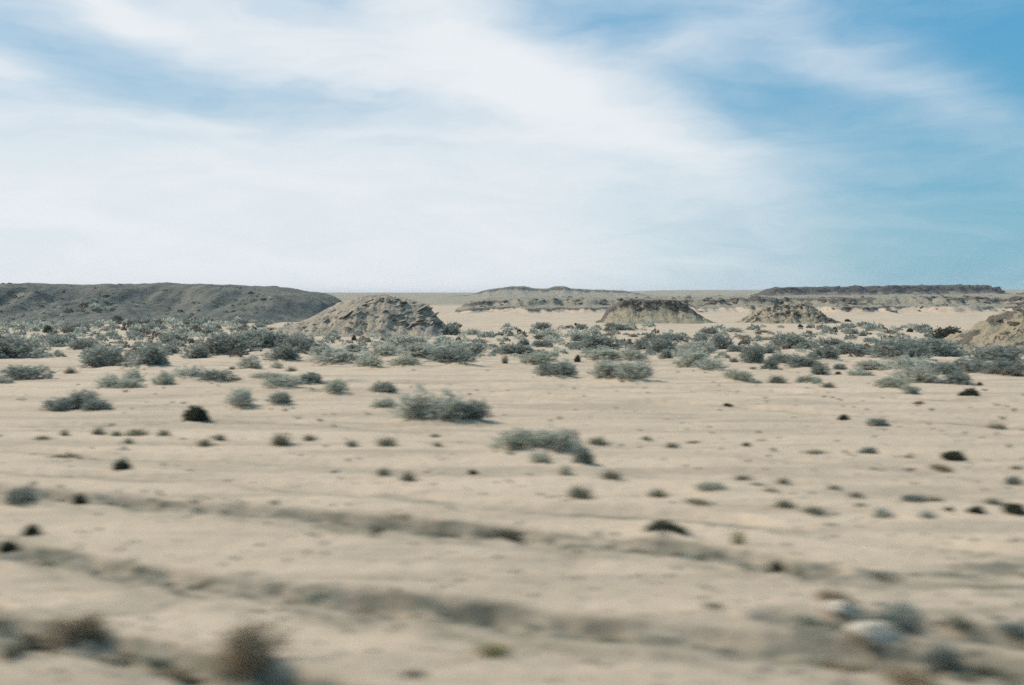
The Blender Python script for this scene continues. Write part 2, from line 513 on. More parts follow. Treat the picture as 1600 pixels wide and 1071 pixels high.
def sand_mat():
    m, q = new_mat('sand')
    pos = q.n('ShaderNodeNewGeometry').outputs['Position']
    big = q.noise(q.scale(pos, (.05, .11, 0)), 1, 5, .6, .4)
    band = q.noise(q.scale(pos, (.12, 1.1, 0)), 1, 5, .62, .6)
    mid = q.noise(q.scale(pos, (.7, 1.6, 0)), 1, 5, .6, .3)
    grit = q.noise(pos, 26, 5, .7)
    speck = q.noise(pos, 90, 2, .5)
    c = q.mix(q.rng(big, .3, .7), (.457, .362, .266), (.537, .425, .312))
    c = q.mix(q.m('MULTIPLY', q.rng(band, .45, .64), .72), c, (.345, .278, .205))
    c = q.mix(q.m('MULTIPLY', q.rng(mid, .52, .72), .35), c, (.53, .435, .345))
    c = q.mix(q.m('MULTIPLY', q.rng(grit, .52, .72), .40), c, (.27, .225, .17))
    c = q.mix(q.m('MULTIPLY', q.rng(speck, .62, .72), .6), c, (.16, .14, .11))
    # sparse dry ground cover on the far flats and slopes
    sx, sy, sz = q.sep(pos)
    far = q.rng(sy, 420, 560)
    cov = q.noise(q.scale(pos, (.05, .03, 0)), 1, 6, .65, .5)
    high = 1.0
    c = q.mix(q.m('MULTIPLY', q.m('MULTIPLY', far, high), q.rng(cov, .3, .6, .35, .9)), c, (.215, .20, .145))
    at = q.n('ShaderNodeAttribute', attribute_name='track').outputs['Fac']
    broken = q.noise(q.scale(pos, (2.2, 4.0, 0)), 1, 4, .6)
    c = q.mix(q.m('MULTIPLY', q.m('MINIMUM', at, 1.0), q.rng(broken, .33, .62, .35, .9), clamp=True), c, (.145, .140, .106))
    h = q.m('ADD', q.m('MULTIPLY', grit, .5), q.m('MULTIPLY', q.noise(pos, 7, 4, .6), 1.0))
    return finish(m, q, c, .95, h, .035, .7, .1)


MAT['sand'] = sand_mat()


def rock_mat(name, c0, c1, c2, sc=1.0, strata=0.0):
    m, q = new_mat(name)
    pos = q.n('ShaderNodeNewGeometry').outputs['Position']
    a = q.noise(pos, .35 * sc, 6, .65, .3)
    b = q.noise(pos, 1.9 * sc, 6, .7)
    s = q.noise(q.scale(pos, (.12 * sc, .12 * sc, 1.6 * sc)), 1, 4, .6, .3)
    c = q.mix(q.rng(a, .35, .65), c0, c1)
    c = q.mix(q.m('MULTIPLY', q.rng(b, .48, .7), .7), c, c2)
    if strata:
        c = q.mix(q.m('MULTIPLY', q.rng(s, .5, .62), strata), c, c2)
    h = q.m('ADD', q.m('MULTIPLY', b, 1.0), q.m('MULTIPLY', a, 1.5))
    return finish(m, q, c, .92, h, .5 / sc, .8, .12)


MAT['scree'] = rock_mat('scree', (.36, .30, .205), (.295, .25, .175), (.165, .148, .11), 1.4)
MAT['hill_rock'] = rock_mat('hill_rock', (.42, .35, .265), (.335, .285, .22), (.20, .175, .14), 1.2, .3)
MAT['cap'] = rock_mat('caprock', (.165, .142, .112), (.125, .11, .09), (.075, .068, .06), 1.2, .5)
MAT['grey_slope'] = rock_mat('grey_slope', (.195, .188, .152), (.120, .125, .112), (.058, .066, .066), .55)
MAT['flat_scrub'] = rock_mat('flat_scrub', (.33, .29, .22), (.27, .245, .185), (.185, .172, .135), .5)
MAT['mesa'] = rock_mat('mesa_slope', (.225, .195, .15), (.175, .155, .122), (.105, .094, .08), .4)
MAT['dark_cap'] = rock_mat('dark_caprock', (.100, .088, .072), (.075, .068, .058), (.048, .045, .042), .6, .5)
MAT['boulder'] = rock_mat('boulder', (.36, .315, .26), (.28, .25, .205), (.16, .145, .12), 2.5)
MAT['pale_stone'] = rock_mat('pale_stone', (.58, .51, .41), (.50, .44, .35), (.36, .31, .25), 14)


def leaf_mat(name, c0, c1, trans=.25):
    m, q = new_mat(name)
    geo = q.n('ShaderNodeNewGeometry')
    rnd = geo.outputs['Random Per Island']
    ob = q.n('ShaderNodeObjectInfo').outputs['Random']
    c = q.mix(rnd, c0, c1)
    c = q.mix(q.m('MULTIPLY', ob, .45), c, tuple((a + b) * .62 for a, b in zip(c0, c1)))
    d = q.n('ShaderNodeBsdfDiffuse')
    t = q.n('ShaderNodeBsdfTranslucent')
    q.put(d.inputs[0], c)
    q.put(t.inputs[0], c)
    mx = q.n('ShaderNodeMixShader')
    mx.inputs[0].default_value = trans
    q.nt.links.new(d.outputs[0], mx.inputs[1])
    q.nt.links.new(t.outputs[0], mx.inputs[2])
    o = q.n('ShaderNodeOutputMaterial')
    q.nt.links.new(mx.outputs[0], o.inputs[0])
    return m


MAT['g'] = leaf_mat('grey_green_leaf', (.400, .415, .350), (.510, .520, .440), .5)
MAT['d'] = leaf_mat('teal_leaf', (.220, .245, .216), (.310, .335, .292), .48)
MAT['k'] = leaf_mat('black_green_leaf', (.058, .068, .048), (.100, .106, .074), .25)
MAT['p'] = leaf_mat('pale_green_leaf', (.38, .395, .32), (.47, .48, .385), .48)
MAT['t'] = leaf_mat('olive_blade', (.165, .165, .12), (.25, .24, .18), .4)
MAT['y'] = leaf_mat('yellow_green_blade', (.25, .235, .11), (.36, .33, .19), .4)
MAT['b'] = leaf_mat('dry_twig', (.28, .215, .140), (.42, .335, .230), .3)
MAT['twig_grey'] = leaf_mat('grey_twig', (.12, .105, .085), (.18, .165, .135), .25)
MAT['stem'] = leaf_mat('woody_stem', (.20, .17, .14), (.28, .24, .20), 0.0)

ground, (GR, GC, GZ) = build_ground()


def ground_z(x, y):
    """height of the finished ground sheet"""
    r = math.hypot(x, y)
    a = math.degrees(math.atan2(x, y))
    i = min(max(np.searchsorted(GR, r) - 1, 0), len(GR) - 2)
    j = min(max(np.searchsorted(GC, a) - 1, 0), len(GC) - 2)
    u = (r - GR[i]) / (GR[i + 1] - GR[i])
    v = (a - GC[j]) / (GC[j + 1] - GC[j])
    return float((GZ[i, j] * (1 - v) + GZ[i, j + 1] * v) * (1 - u) + (GZ[i + 1, j] * (1 - v) + GZ[i + 1, j + 1] * v) * u)


# ------------------------------------------------------------------ hills
def rock_mesh(seed, mat, flat=.7, n=16):
    """an angular boulder: the convex hull of scattered points"""
    import bmesh
    rg = np.random.default_rng(seed)
    p = rg.normal(size=(n, 3))
    p /= np.linalg.norm(p, axis=1)[:, None]
    p *= rg.uniform(.75, 1.0, (n, 1))
    p[:, 2] *= flat
    p[:, 1] *= .8
    bm = bmesh.new()
    for v in p:
        bm.verts.new(v)
    ret = bmesh.ops.convex_hull(bm, input=bm.verts)
    dead = [e for e in ret['geom_interior'] if isinstance(e, bmesh.types.BMVert)]
    bmesh.ops.delete(bm, geom=dead, context='VERTS')
    me = bpy.data.meshes.new('rock')
    bm.to_mesh(me)
    bm.free()
    me.materials.append(mat)
    return me


BOULD = [rock_mesh(100 + i, MAT['boulder'], random.uniform(.5, .8)) for i in range(7)]
CAPS = [rock_mesh(200 + i, MAT['cap'], random.uniform(.45, .7)) for i in range(7)]
DARKS = [rock_mesh(230 + i, MAT['dark_cap'], random.uniform(.45, .7)) for i in range(5)]
SCREE = [rock_mesh(300 + i, MAT['scree'], random.uniform(.5, .8)) for i in range(6)]


def hill(name, D, sil, front, back, mat, label, shape, nx=160, nv=70, rough=.25, gully=.12, foot=.6, seed=0, flat_top=.25, cap=None, broken=-9, sandy=0, capm='cap'):
    """a hill at distance D with its own depth; sil: skyline points (picture x, picture y); front/back: slope runs in m"""
    xs = np.array([(x - 800) / FPX * D for x, y in sil])
    zs = np.array([CAM_H + (462 - y) / FPX * D for x, y in sil])
    X1 = np.linspace(xs[0], xs[-1], nx)
    top = np.interp(X1, xs, zs)
    v = np.concatenate([np.linspace(-1, 0, int(nv * .62), endpoint=False), np.linspace(0, 1, nv - int(nv * .62))])
    X, V = np.meshgrid(X1, v)
    T = np.broadcast_to(top, X.shape)
    crest = flat_top * front
    Yl = np.where(V < 0, V * front, V * back)
    Y = D + crest + Yl
    base = macro(X, Y) - foot
    sc = front
    gx = fbm(X / (sc * .35), Y / (sc * 1.3), 4, seed=seed + 50)
    t = 1 - np.abs(V)
    t = np.clip(t + gully * gx * sstep(0, .25, t) * (1 - sstep(.85, 1, t) * .6), 0, 1)
    s = np.interp(t, [a for a, b in shape], [b for a, b in shape])
    endf = np.minimum(sstep(0, .04, (X - xs[0]) / (xs[-1] - xs[0])), sstep(0, .04, (xs[-1] - X) / (xs[-1] - xs[0])))
    H = np.maximum(T - base, 0)
    Z = base + H * s * endf
    amp = rough * np.clip(H * s, 0, 1.5) * .7
    Z = Z + amp * (fbm(X / (sc * .22), Y / (sc * .22), 5, .55, seed=seed + 60)) - amp * .15
    n, m = X.shape
    i = np.arange(n - 1)[:, None] * m
    j = np.arange(m - 1)[None, :]
    F = np.stack([i + j, i + j + 1, i + m + j + 1, i + m + j], -1).reshape(-1, 4)
    me = mesh_np(name, np.stack([X, Y, Z], -1).reshape(-1, 3), F, (mat, MAT[capm], MAT['sand']), smooth=True)
    if cap:
        sm = s * endf + .17 * fbm(X / (sc * .12), Y / (sc * .3), 3, seed=seed + 70)
        hit = np.zeros_like(sm, bool)
        for lo, hi in cap:
            hit |= (sm > lo) & (sm < hi) & (fbm(X / (sc * .8), Y * 0 + lo * 50, 3, seed=seed + 80) > broken)
        ids = hit[:-1, :-1].astype(np.int32)
        if sandy:
            ids[(sm < sandy + .1 * fbm(X / 12., Y / 9., 3, seed=seed + 90))[:-1, :-1] & ~hit[:-1, :-1]] = 2
        me.polygons.foreach_set('material_index', ids.ravel())
    o = link(name, me)
    tag(o, label, kind='structure')

    def at(xw, vv):
        jx = min(max(np.searchsorted(X1, xw) - 1, 0), m - 2)
        iv = min(max(np.searchsorted(v, vv) - 1, 0), n - 2)
        return float(Y[iv, jx]), float(Z[iv, jx]), float(T[iv, jx]), float(base[iv, jx])
    return o, at, (xs[0], xs[-1])


def set_rocks(parent, at, xr, vr, n, size, meshes, name='boulder', sq=(.7, 1.2), seed=1, tilt=.35, sink=.25, lean=0.0, zr=(.6, 1.0)):
    rg = random.Random(seed)
    for _ in range(n):
        x = rg.uniform(*xr)
        vv = rg.uniform(*vr)
        y, z, t, b = at(x, vv)
        if z - b < .9:
            continue
        s = rg.uniform(*size) * rg.choice((.7, 1, 1, 1.35))
        o = link(name, rg.choice(meshes), parent)
        o.location = (x, y, z - s * sink * .5)
        o.rotation_euler = (rg.uniform(-tilt, tilt), lean + rg.uniform(-tilt, tilt), rg.uniform(0, 6.28))
        if lean:
            o.rotation_euler[2] = rg.uniform(-.5, .5)
        o.scale = (s * rg.uniform(*sq), s * rg.uniform(*sq), s * rg.uniform(*zr))


SLOPE = [(0, 0), (.3, .34), (.62, .72), (.72, .94), (1, 1)]
CLIFF = [(0, 0), (.45, .40), (.66, .66), (.72, .93), (1, 1)]
ROUND = [(0, 0), (.25, .28), (.6, .74), (.85, .95), (1, 1)]

plateau, at_, xr_ = hill('plateau_hill', 235, [(-420, 452), (-200, 445), (0, 443), (150, 443.5), (260, 443.5), (330, 444.5), (375, 446), (410, 449),
                         (440, 453), (465, 457.5), (490, 465), (520, 482), (540, 500)],
                         62, 70, MAT['grey_slope'], 'long dark grey plateau hill with a level top behind the scrub', [(0, 0), (.18, .12), (.42, .40), (.62, .84), (.74, .975), (1, 1)],
                         nx=420, nv=150, rough=.85, gully=.32, seed=1)
AT = {'plateau': at_}
set_rocks(plateau, at_, (xr_[0], xr_[1] - 12), (-.75, -.1), 70, (.5, 1.1), CAPS, seed=21)

rocky, at_, xr_ = hill('rocky_hill', 128, [(370, 525), (410, 519), (455, 507), (490, 491), (515, 478), (542, 469), (566, 463), (580, 460), (602, 461), (616, 465), (640, 468),
                       (660, 474), (675, 487), (690, 507), (705, 523)],
                       10, 12, MAT['hill_rock'], 'pale hill of jumbled boulders rising beside the dark plateau', ROUND, nx=260, nv=120, rough=.42, gully=.16, seed=4, flat_top=.3)
AT['rocky'] = at_
set_rocks(rocky, at_, (xr_[0] + 6.5, xr_[1] - 1.5), (-.66, -.05), 120, (.35, 1.05), BOULD, seed=31, lean=-.38, tilt=.16, sq=(.9, 1.9), zr=(.28, .5), sink=.9)
set_rocks(rocky, at_, (xr_[0] + 17, xr_[1] - 2.5), (-.6, -.08), 34, (.4, 1.0), CAPS, seed=32, lean=-.3, tilt=.16, sq=(.9, 1.6), zr=(.35, .6), sink=.8)
set_rocks(rocky, at_, (xr_[0] + 4.0, xr_[1] - .5), (-.95, -.4), 110, (.12, .42), BOULD, seed=33, zr=(.35, .7))

butte, at_, xr_ = hill('butte_hill', 203, [(925, 507), (943, 500), (952, 482), (965, 473), (985, 468.5), (1010, 468), (1040, 469), (1062, 470), (1075, 477), (1092, 491),
                       (1110, 501), (1130, 507)],
                       10, 12, MAT['scree'], 'flat topped tan butte with a dark rock cap, nearer the far twin bumps', CLIFF, nx=200, nv=90, rough=.35, gully=.12, seed=7, cap=[(.76, 1.3)])
set_rocks(butte, at_, (xr_[0] + 6, xr_[1] - 8.0), (-.36, -.12), 70, (.4, 1.15), CAPS, name='caprock', seed=41, tilt=.15)
set_rocks(butte, at_, (xr_[0] + 3, xr_[1] - 3), (-.9, -.35), 46, (.2, .5), SCREE, seed=42)

butte2, at_, xr_ = hill('butte_hill', 203, [(1150, 507), (1168, 502), (1180, 490), (1195, 481), (1215, 476), (1235, 474), (1262, 473), (1276, 480), (1290, 492), (1308, 501), (1325, 507)],
                        9, 12, MAT['scree'], 'craggy broken butte of brown ledges below the long dark mesa', ROUND, nx=200, nv=90, rough=.75, gully=.2, seed=12, cap=[(.80, .93), (.45, .55)])
set_rocks(butte2, at_, (xr_[0] + 3, xr_[1] - 3), (-.6, -.1), 60, (.35, .85), CAPS, name='caprock', seed=51)
set_rocks(butte2, at_, (xr_[0] + 3, xr_[1] - 3), (-.9, -.3), 60, (.25, .6), SCREE, seed=52)

mound, at_, xr_ = hill('mound_hill', 73, [(1478, 547), (1512, 537), (1536, 522), (1560, 505), (1580, 493), (1598, 487), (1640, 482), (1720, 480), (1800, 490), (1880, 530), (1900, 545)],
                       7, 9, MAT['scree'], 'brown layered mound at the frame edge behind the black green dome bush', ROUND, nx=200, nv=90, rough=.45, gully=.2, seed=16, cap=[(.97, 1.4), (.62, .66), (.38, .42)])
set_rocks(mound, at_, (xr_[0] + 4.0, xr_[1] - 3), (-.42, -.02), 60, (.25, .7), CAPS, name='caprock', seed=61, tilt=.15)
set_rocks(mound, at_, (xr_[0] + 1.5, xr_[1] - 3), (-.9, -.2), 80, (.12, .34), SCREE, seed=62, tilt=.2)

mesa, at_, xr_ = hill('mesa_hill', 880, [(1150, 470), (1190, 464), (1203, 455), (1215, 449), (1260, 448.5), (1340, 448), (1420, 446), (1490, 445), (1545, 446), (1562, 452), (1580, 459), (1620, 465), (1660, 470)],
                      46, 120, MAT['mesa'], 'long dark flat mesa on the skyline above the craggy butte', CLIFF, nx=320, nv=60, rough=1.2, gully=.14, seed=22, foot=1.5, cap=[(.48, 1.4)], capm='dark_cap')
set_rocks(mesa, at_, (xr_[0] + 34, xr_[1] - 50), (-.33, -.22), 110, (2.2, 4.6), DARKS, name='caprock', seed=71, tilt=.12)

mesa2, at_, xr_ = hill('mesa_hill', 1150, [(690, 463), (735, 461), (752, 455), (765, 451.5), (785, 449.5), (800, 447.0), (820, 447.0), (835, 450.5), (858, 450.5), (868, 447), (882, 447),
                       (895, 451), (930, 452.5), (975, 454), (990, 457), (1010, 461), (1040, 464)],
                       46, 160, MAT['flat_scrub'], 'hazy far mesa carrying twin low bumps on the horizon', CLIFF, nx=260, nv=60, rough=.8, gully=.1, seed=27, foot=1.5, cap=[(.66, .9)])

# the low ledged escarpment that closes the sand flat
scarp, at_, xr_ = hill('escarpment_hill', 335, [(690, 486), (715, 474), (760, 466), (860, 464), (960, 464.5), (1060, 464), (1200, 462.5), (1400, 462), (1600, 460), (1900, 458)],
                       46, 520, MAT['flat_scrub'], 'low escarpment of broken dark ledges closing the far sand flat',
                       [(0, 0), (.22, .18), (.28, .42), (.52, .56), (.58, .86), (.8, .93), (1, 1)], nx=620, nv=150, rough=.5, gully=.30, seed=33, cap=[(.28, .42), (.66, .84)], broken=-.14, sandy=.36)
AT['scarp'] = at_
set_rocks(scarp, at_, (xr_[0] + 10, xr_[0] + 80), (-.52, -.36), 60, (.6, 1.3), CAPS, name='ledge_rock', seed=81, tilt=.15)
set_rocks(scarp, at_, (xr_[0] + 80, xr_[1] - 60), (-.52, -.36), 150, (.8, 2.0), CAPS, name='ledge_rock', seed=82, tilt=.15)
set_rocks(scarp, at_, (xr_[0] + 80, xr_[1] - 60), (-.82, -.66), 90, (.6, 1.4), CAPS, name='ledge_rock', seed=83, tilt=.15)


# ------------------------------------------------------------------ plants
def tubes(paths, rad, taper=.35):
    """three-sided tubes along polylines"""
    Vs, Fs, b = [], [], 0
    ang = np.array([0, 2.094, 4.189])
    for p in paths:
        p = np.asarray(p)
        n = len(p)
        d = np.gradient(p, axis=0)
        d /= np.linalg.norm(d, axis=1)[:, None] + 1e-9
        ref = np.array([.31, .77, .2])
        u = np.cross(d, ref)
        u /= np.linalg.norm(u, axis=1)[:, None] + 1e-9
        w = np.cross(d, u)
        r = rad * np.linspace(1, taper, n)
        ring = p[:, None, :] + r[:, None, None] * (np.cos(ang)[None, :, None] * u[:, None] + np.sin(ang)[None, :, None] * w[:, None])
        Vs.append(ring.reshape(-1, 3))
        for i in range(n - 1):
            for k in range(3):
                k2 = (k + 1) % 3
                Fs.append((b + i * 3 + k, b + i * 3 + k2, b + i * 3 + 3 + k2, b + i * 3 + 3 + k))
        b += 3 * n
    return np.vstack(Vs), np.array(Fs)


def leaves(P, D, L, W, rg):
    """narrow leaf blades (two triangles each, folded) at points P along directions D"""
    n = len(P)
    D = D / (np.linalg.norm(D, axis=1)[:, None] + 1e-9)
    S = np.cross(D, rg.normal(size=(n, 3)))
    S /= np.linalg.norm(S, axis=1)[:, None] + 1e-9
    L = L * rg.uniform(.6, 1.3, (n, 1))
    W = W * rg.uniform(.7, 1.2, (n, 1))
    a, c = P, P + D * L
    m = P + D * L * .45
    V = np.stack([a, m + S * W, c, m - S * W], 1).reshape(-1, 3)
    i = np.arange(n)[:, None] * 4
    return V, np.hstack([i, i + 1, i + 2, i + 3])


def shrub_parts(seed, n_tip=520, per=8, lobes=4, h=.62, leafL=.075, leafW=.017, stems=46, dense=False):
    """unit shrub (about 1 m across, height h): leafy twigs ending in a lumpy crown over forked woody stems"""
    rg = np.random.default_rng(seed)
    lob = [(rg.uniform(-.26, .26), rg.uniform(-.26, .26), rg.uniform(.20, .34), rg.uniform(.65, 1.0)) for _ in range(lobes)]
    lob.append((0, 0, .34, 1.0))
    tips = []
    while len(tips) < n_tip:
        lx, ly, lr, lh = lob[rg.integers(len(lob))]
        th = rg.uniform(0, 2 * np.pi)
        ph = np.arccos(rg.uniform(.0, 1))
        k = rg.uniform(.45, 1.08) ** .6
        x, y, z = lx + lr * k * np.sin(ph) * np.cos(th), ly + lr * k * np.sin(ph) * np.sin(th), h * lh * k * (np.cos(ph) * .92 + .04)
        if np.hypot(x, y) > .5 + .05 * rg.normal():
            continue
        tips.append((x, y, max(z, .015)))
    tips = np.array(tips)
    outd = tips * np.array([1, 1, .9]) + np.array([0, 0, .12])
    outd /= np.linalg.norm(outd, axis=1)[:, None]
    P = np.repeat(tips, per, 0)
    D = np.repeat(outd, per, 0)
    P = P - D * rg.uniform(0, .11, (len(P), 1)) + rg.normal(size=P.shape) * .016
    P[:, 2] = np.maximum(P[:, 2], .005)
    LV, LF = leaves(P, D + rg.normal(size=P.shape) * .55, leafL, leafW, rg)
    LV[:, 2] = np.maximum(LV[:, 2], 0.0)
    paths = []
    for i in rg.choice(len(tips), stems, replace=False):
        t = tips[i]
        b = np.array([t[0] * .16 + rg.normal() * .02, t[1] * .16 + rg.normal() * .02, -.03])
        mid = b * .5 + t * .5 + np.array([t[0] * .1, t[1] * .1, -.02])
        paths.append([b, mid, t])
        for _ in range(2):
            e = t + rg.normal(size=3) * .09
            e[2] = max(e[2], .03)
            paths.append([mid, (mid + e) / 2 + rg.normal(size=3) * .012, e])
    SV, SF = tubes(paths, .0075)
    return (LV, LF), (SV, SF)


def join(*vf):
    V, F, mi, b = [], [], [], 0
    for k, (v, f) in enumerate(vf):
        V.append(v)
        F.append(f + b)
        mi += [k] * len(f)
        b += len(v)
    return np.vstack(V), F, mi


def tuft_mesh(seed, mat, n=150, spread=.5, h=.55, w=.012):
    rg = np.random.default_rng(seed)
    th = rg.uniform(0, 2 * np.pi, n)
    lean = rg.uniform(.05, 1, n)
    base = np.stack([.12 * rg.normal(size=n), .12 * rg.normal(size=n), np.full(n, -.02)], 1)
    tip = base + np.stack([spread * lean * np.cos(th), spread * lean * np.sin(th), h * (1.05 - .6 * lean ** 2) * rg.uniform(.5, 1.1, n)], 1)
    mid = (base + tip) / 2 + np.array([0, 0, .10 * h])
    S = np.cross(tip - base, np.array([0, 0, 1.0]))
    S /= np.linalg.norm(S, axis=1)[:, None] + 1e-9
    V = np.stack([base - S * w, base + S * w, mid + S * w * .8, mid - S * w * .8, tip], 1).reshape(-1, 3)
    i = np.arange(n)[:, None] * 5
    return mesh_np('tuft', V, [np.hstack([i, i + 1, i + 2, i + 3]), np.hstack([i + 3, i + 2, i + 4])], (mat,))


def dry_parts(seed, n=150, h=.75):
    """a tangled ball of leafless twigs and the short trunk they fork from"""
    rg = np.random.default_rng(seed)
    pa = []
    for _ in range(n):
        th, ph = rg.uniform(0, 2 * np.pi), np.arccos(rg.uniform(-.05, 1))
        k = rg.uniform(.6, 1.0) * (.78 + .3 * np.sin(th * 2 + seed) * np.sin(ph) + .12 * np.cos(5 * th))
        e = np.array([.5 * k * np.sin(ph) * np.cos(th), .5 * k * np.sin(ph) * np.sin(th), h * k * np.cos(ph) + .05])
        b = np.array([rg.normal() * .03, rg.normal() * .03, 0.02])
        m1 = b * .65 + e * .35 + rg.normal(size=3) * .05
        m2 = b * .25 + e * .75 + rg.normal(size=3) * .06
        pa.append([b, m1, m2, e])
        for _ in range(2):
            pa.append([m2, (m2 + e) / 2 + rg.normal(size=3) * .04, e + rg.normal(size=3) * .09])
    tw = tubes(pa, .0065, .5)
    P = np.array([p[-1] for p in pa])
    lv = leaves(np.repeat(P, 3, 0) + rg.normal(size=(len(P) * 3, 3)) * .03, rg.normal(size=(len(P) * 3, 3)), .05, .008, rg)
    tr = tubes([[(0, 0, -.04), (.01, .005, .05), (.02, 0, .12)], [(0, 0, -.04), (-.04, .02, .04), (-.09, .04, .11)], [(0, 0, -.04), (.03, -.03, .05), (.06, -.07, .1)]], .03, .5)
    for a in (tw, lv):
        a[0][:, 2] = np.maximum(a[0][:, 2], 0)
    V, F, _ = join(tw, lv)
    return (V, F), tr


PROTO = {}
for kd in 'gdp':
    for i in range(4):
        loose = kd == 'p'
        (a, b), (c, d) = shrub_parts({'g': 400, 'd': 430, 'p': 460}[kd] + i, n_tip=230 if loose else {'g': 215, 'd': 290}[kd], per=7, lobes=3 + i,
                                     h=.62, leafL=.08, leafW=.013 if loose else .016)
        V, F, mi = join((a, b), (c, d))
        PROTO[kd, i] = (mesh_np('foliage', a, b, (MAT[kd],)), mesh_np('stems', c, d, (MAT['stem'],)),
                        mesh_np('shrub', V, F, (MAT[kd], MAT['stem']), midx=mi))
for i in range(4):
    (a, b), (c, d) = shrub_parts(490 + i, n_tip=620, per=9, lobes=1, h=.62, leafL=.05, leafW=.017, stems=20)
    V, F, mi = join((a, b), (c, d))
    PROTO['k', i] = (mesh_np('foliage', a, b, (MAT['k'],)), mesh_np('stems', c, d, (MAT['stem'],)), mesh_np('shrub', V, F, (MAT['k'], MAT['stem']), midx=mi))
    PROTO['t', i] = (None, None, tuft_mesh(520 + i, MAT['t']))
    PROTO['y', i] = (None, None, tuft_mesh(540 + i, MAT['y'], n=190))
    (a, b), (c, d) = dry_parts(560 + i)
    V, F, mi = join(*[(a, f) for f in b][:1], (c, d))
    tw = mesh_np('twigs', a, b, (MAT['b'],))
    PROTO['b', i] = (tw, mesh_np('trunk', c, d, (MAT['stem'],)), tw)

NAME = {'g': 'shrub', 'd': 'shrub', 'p': 'shrub', 'k': 'cushion_shrub', 't': 'grass_tuft', 'y': 'grass_tuft', 'b': 'dry_bush'}
CAT = {'g': 'shrub', 'd': 'shrub', 'p': 'shrub', 'k': 'shrub', 't': 'grass tuft', 'y': 'grass tuft', 'b': 'dry bush'}
GROUP = {'g': 'grey green shrubs of the scrub belt', 'd': 'dark teal shrubs of the scrub belt', 'p': 'pale sparse shrubs on the sand',
         'k': 'black green cushion shrubs', 't': 'thin olive tufts on the sand', 'y': 'yellow green tufts on the sand', 'b': 'dry brown bushes'}
TONE = {'g': 'grey green shrub', 'd': 'dark teal shrub', 'p': 'pale sparse shrub', 'k': 'black green cushion shrub', 't': 'thin olive tuft',
        'y': 'yellow green tuft', 'b': 'dry brown bush'}
HERO = {(385, 1058): 'largest dry brown bush, leaning over its own dark shadow', (110, 1004): 'dry brown bush standing in the rut of the nearest track',
        (1043, 842): '', (302, 662): 'black green dome shrub alone on sand below the rocky hill', (1488, 531): 'big black green dome bush against the foot of the brown mound',
        (187, 738): 'low black green cushion nearest the pale shrub tuft', (700, 662): 'middle lobe of the broad grey green thicket alone on the sand',
        (655, 662): 'tallest grey green shrub of the lone broad thicket', (742, 661): 'darker end shrub of the lone broad grey green thicket',
        (855, 711): 'grey green shrub in the middle of the sprawling pale thicket', (1040, 842): 'long low black green cushion beside the toothed wheel track',
        (1378, 984): 'dark green shrub between the two pale stones', (1482, 1036): 'upright dark green shrub beyond the larger pale stone',
        (1155, 859): 'single yellow green tuft standing up beside the toothed track', (770, 1026): 'flat yellow green tuft below the long wheel track',
        (1520, 622): 'black green cushion alone on open sand in front of the mound', (600, 616): 'compact dark teal shrub behind the lone broad thicket'}
ANCH = [('the dark plateau', 200, 500), ('the rocky hill', 560, 525), ('the sand flat', 770, 512), ('the capped butte', 1025, 507), ('the craggy butte', 1235, 507),
        ('the brown mound', 1560, 545), ('the lone dome shrub', 302, 662), ('the lone broad thicket', 700, 662), ('the sprawling pale thicket', 855, 715),
        ('the ring shaped shrub', 118, 641), ('the long low cushion', 1040, 842), ('the two pale stones', 1360, 985), ('the largest dry bush', 385, 1056),
        ('the small white stone', 520, 740), ('the lone cushion before the mound', 1520, 622), ('the twin grey shrubs', 965, 597), ('the tall roundish shrub', 1086, 575),
        ('the dark twin shrubs', 200, 575), ('the open sand road', 1250, 650), ('the scattered cushions', 1530, 800), ('the bluish thicket', 1437, 599), ('the compact dark shrub', 600, 616)]
ORD = ['', 'second ', 'third ', 'fourth ', 'fifth ', 'sixth ', 'seventh ', 'eighth ', 'ninth ', 'tenth ', 'eleventh ', 'twelfth ']


def relation(s):
    best = min(ANCH, key=lambda a: ((s['px'] - a[1]) / 1.6) ** 2 + ((s['py'] - a[2]) * 1.3) ** 2)
    ddx, ddy = s['px'] - best[1], s['py'] - best[2]
    if abs(ddx) > 2.2 * abs(ddy):
        rel = 'beside %s on its plateau side' if ddx < 0 else 'beside %s on its mesa side'
    else:
        rel = 'in front of %s' if ddy > 0 else 'behind %s'
    return rel % best[0], math.hypot(ddx, ddy)


for s in SHRUBS:
    s['rel'], s['rd'] = relation(s)
seen = {}
for s in sorted(SHRUBS, key=lambda q: q['rd']):
    if (s['px'], s['py']) in HERO:
        s['label'] = HERO[s['px'], s['py']]
        continue
    k = (TONE[s['kind']], s['rel'])
    i = seen.get(k, 0)
    seen[k] = i + 1
    size = 'tiny' if s['pw'] < 15 else 'small' if s['pw'] < 26 else 'mid sized' if s['pw'] < 45 else 'broad'
    s['label'] = '%s %s, %snearest %s' % (size, TONE[s['kind']], ORD[min(i, 11)], s['rel'])

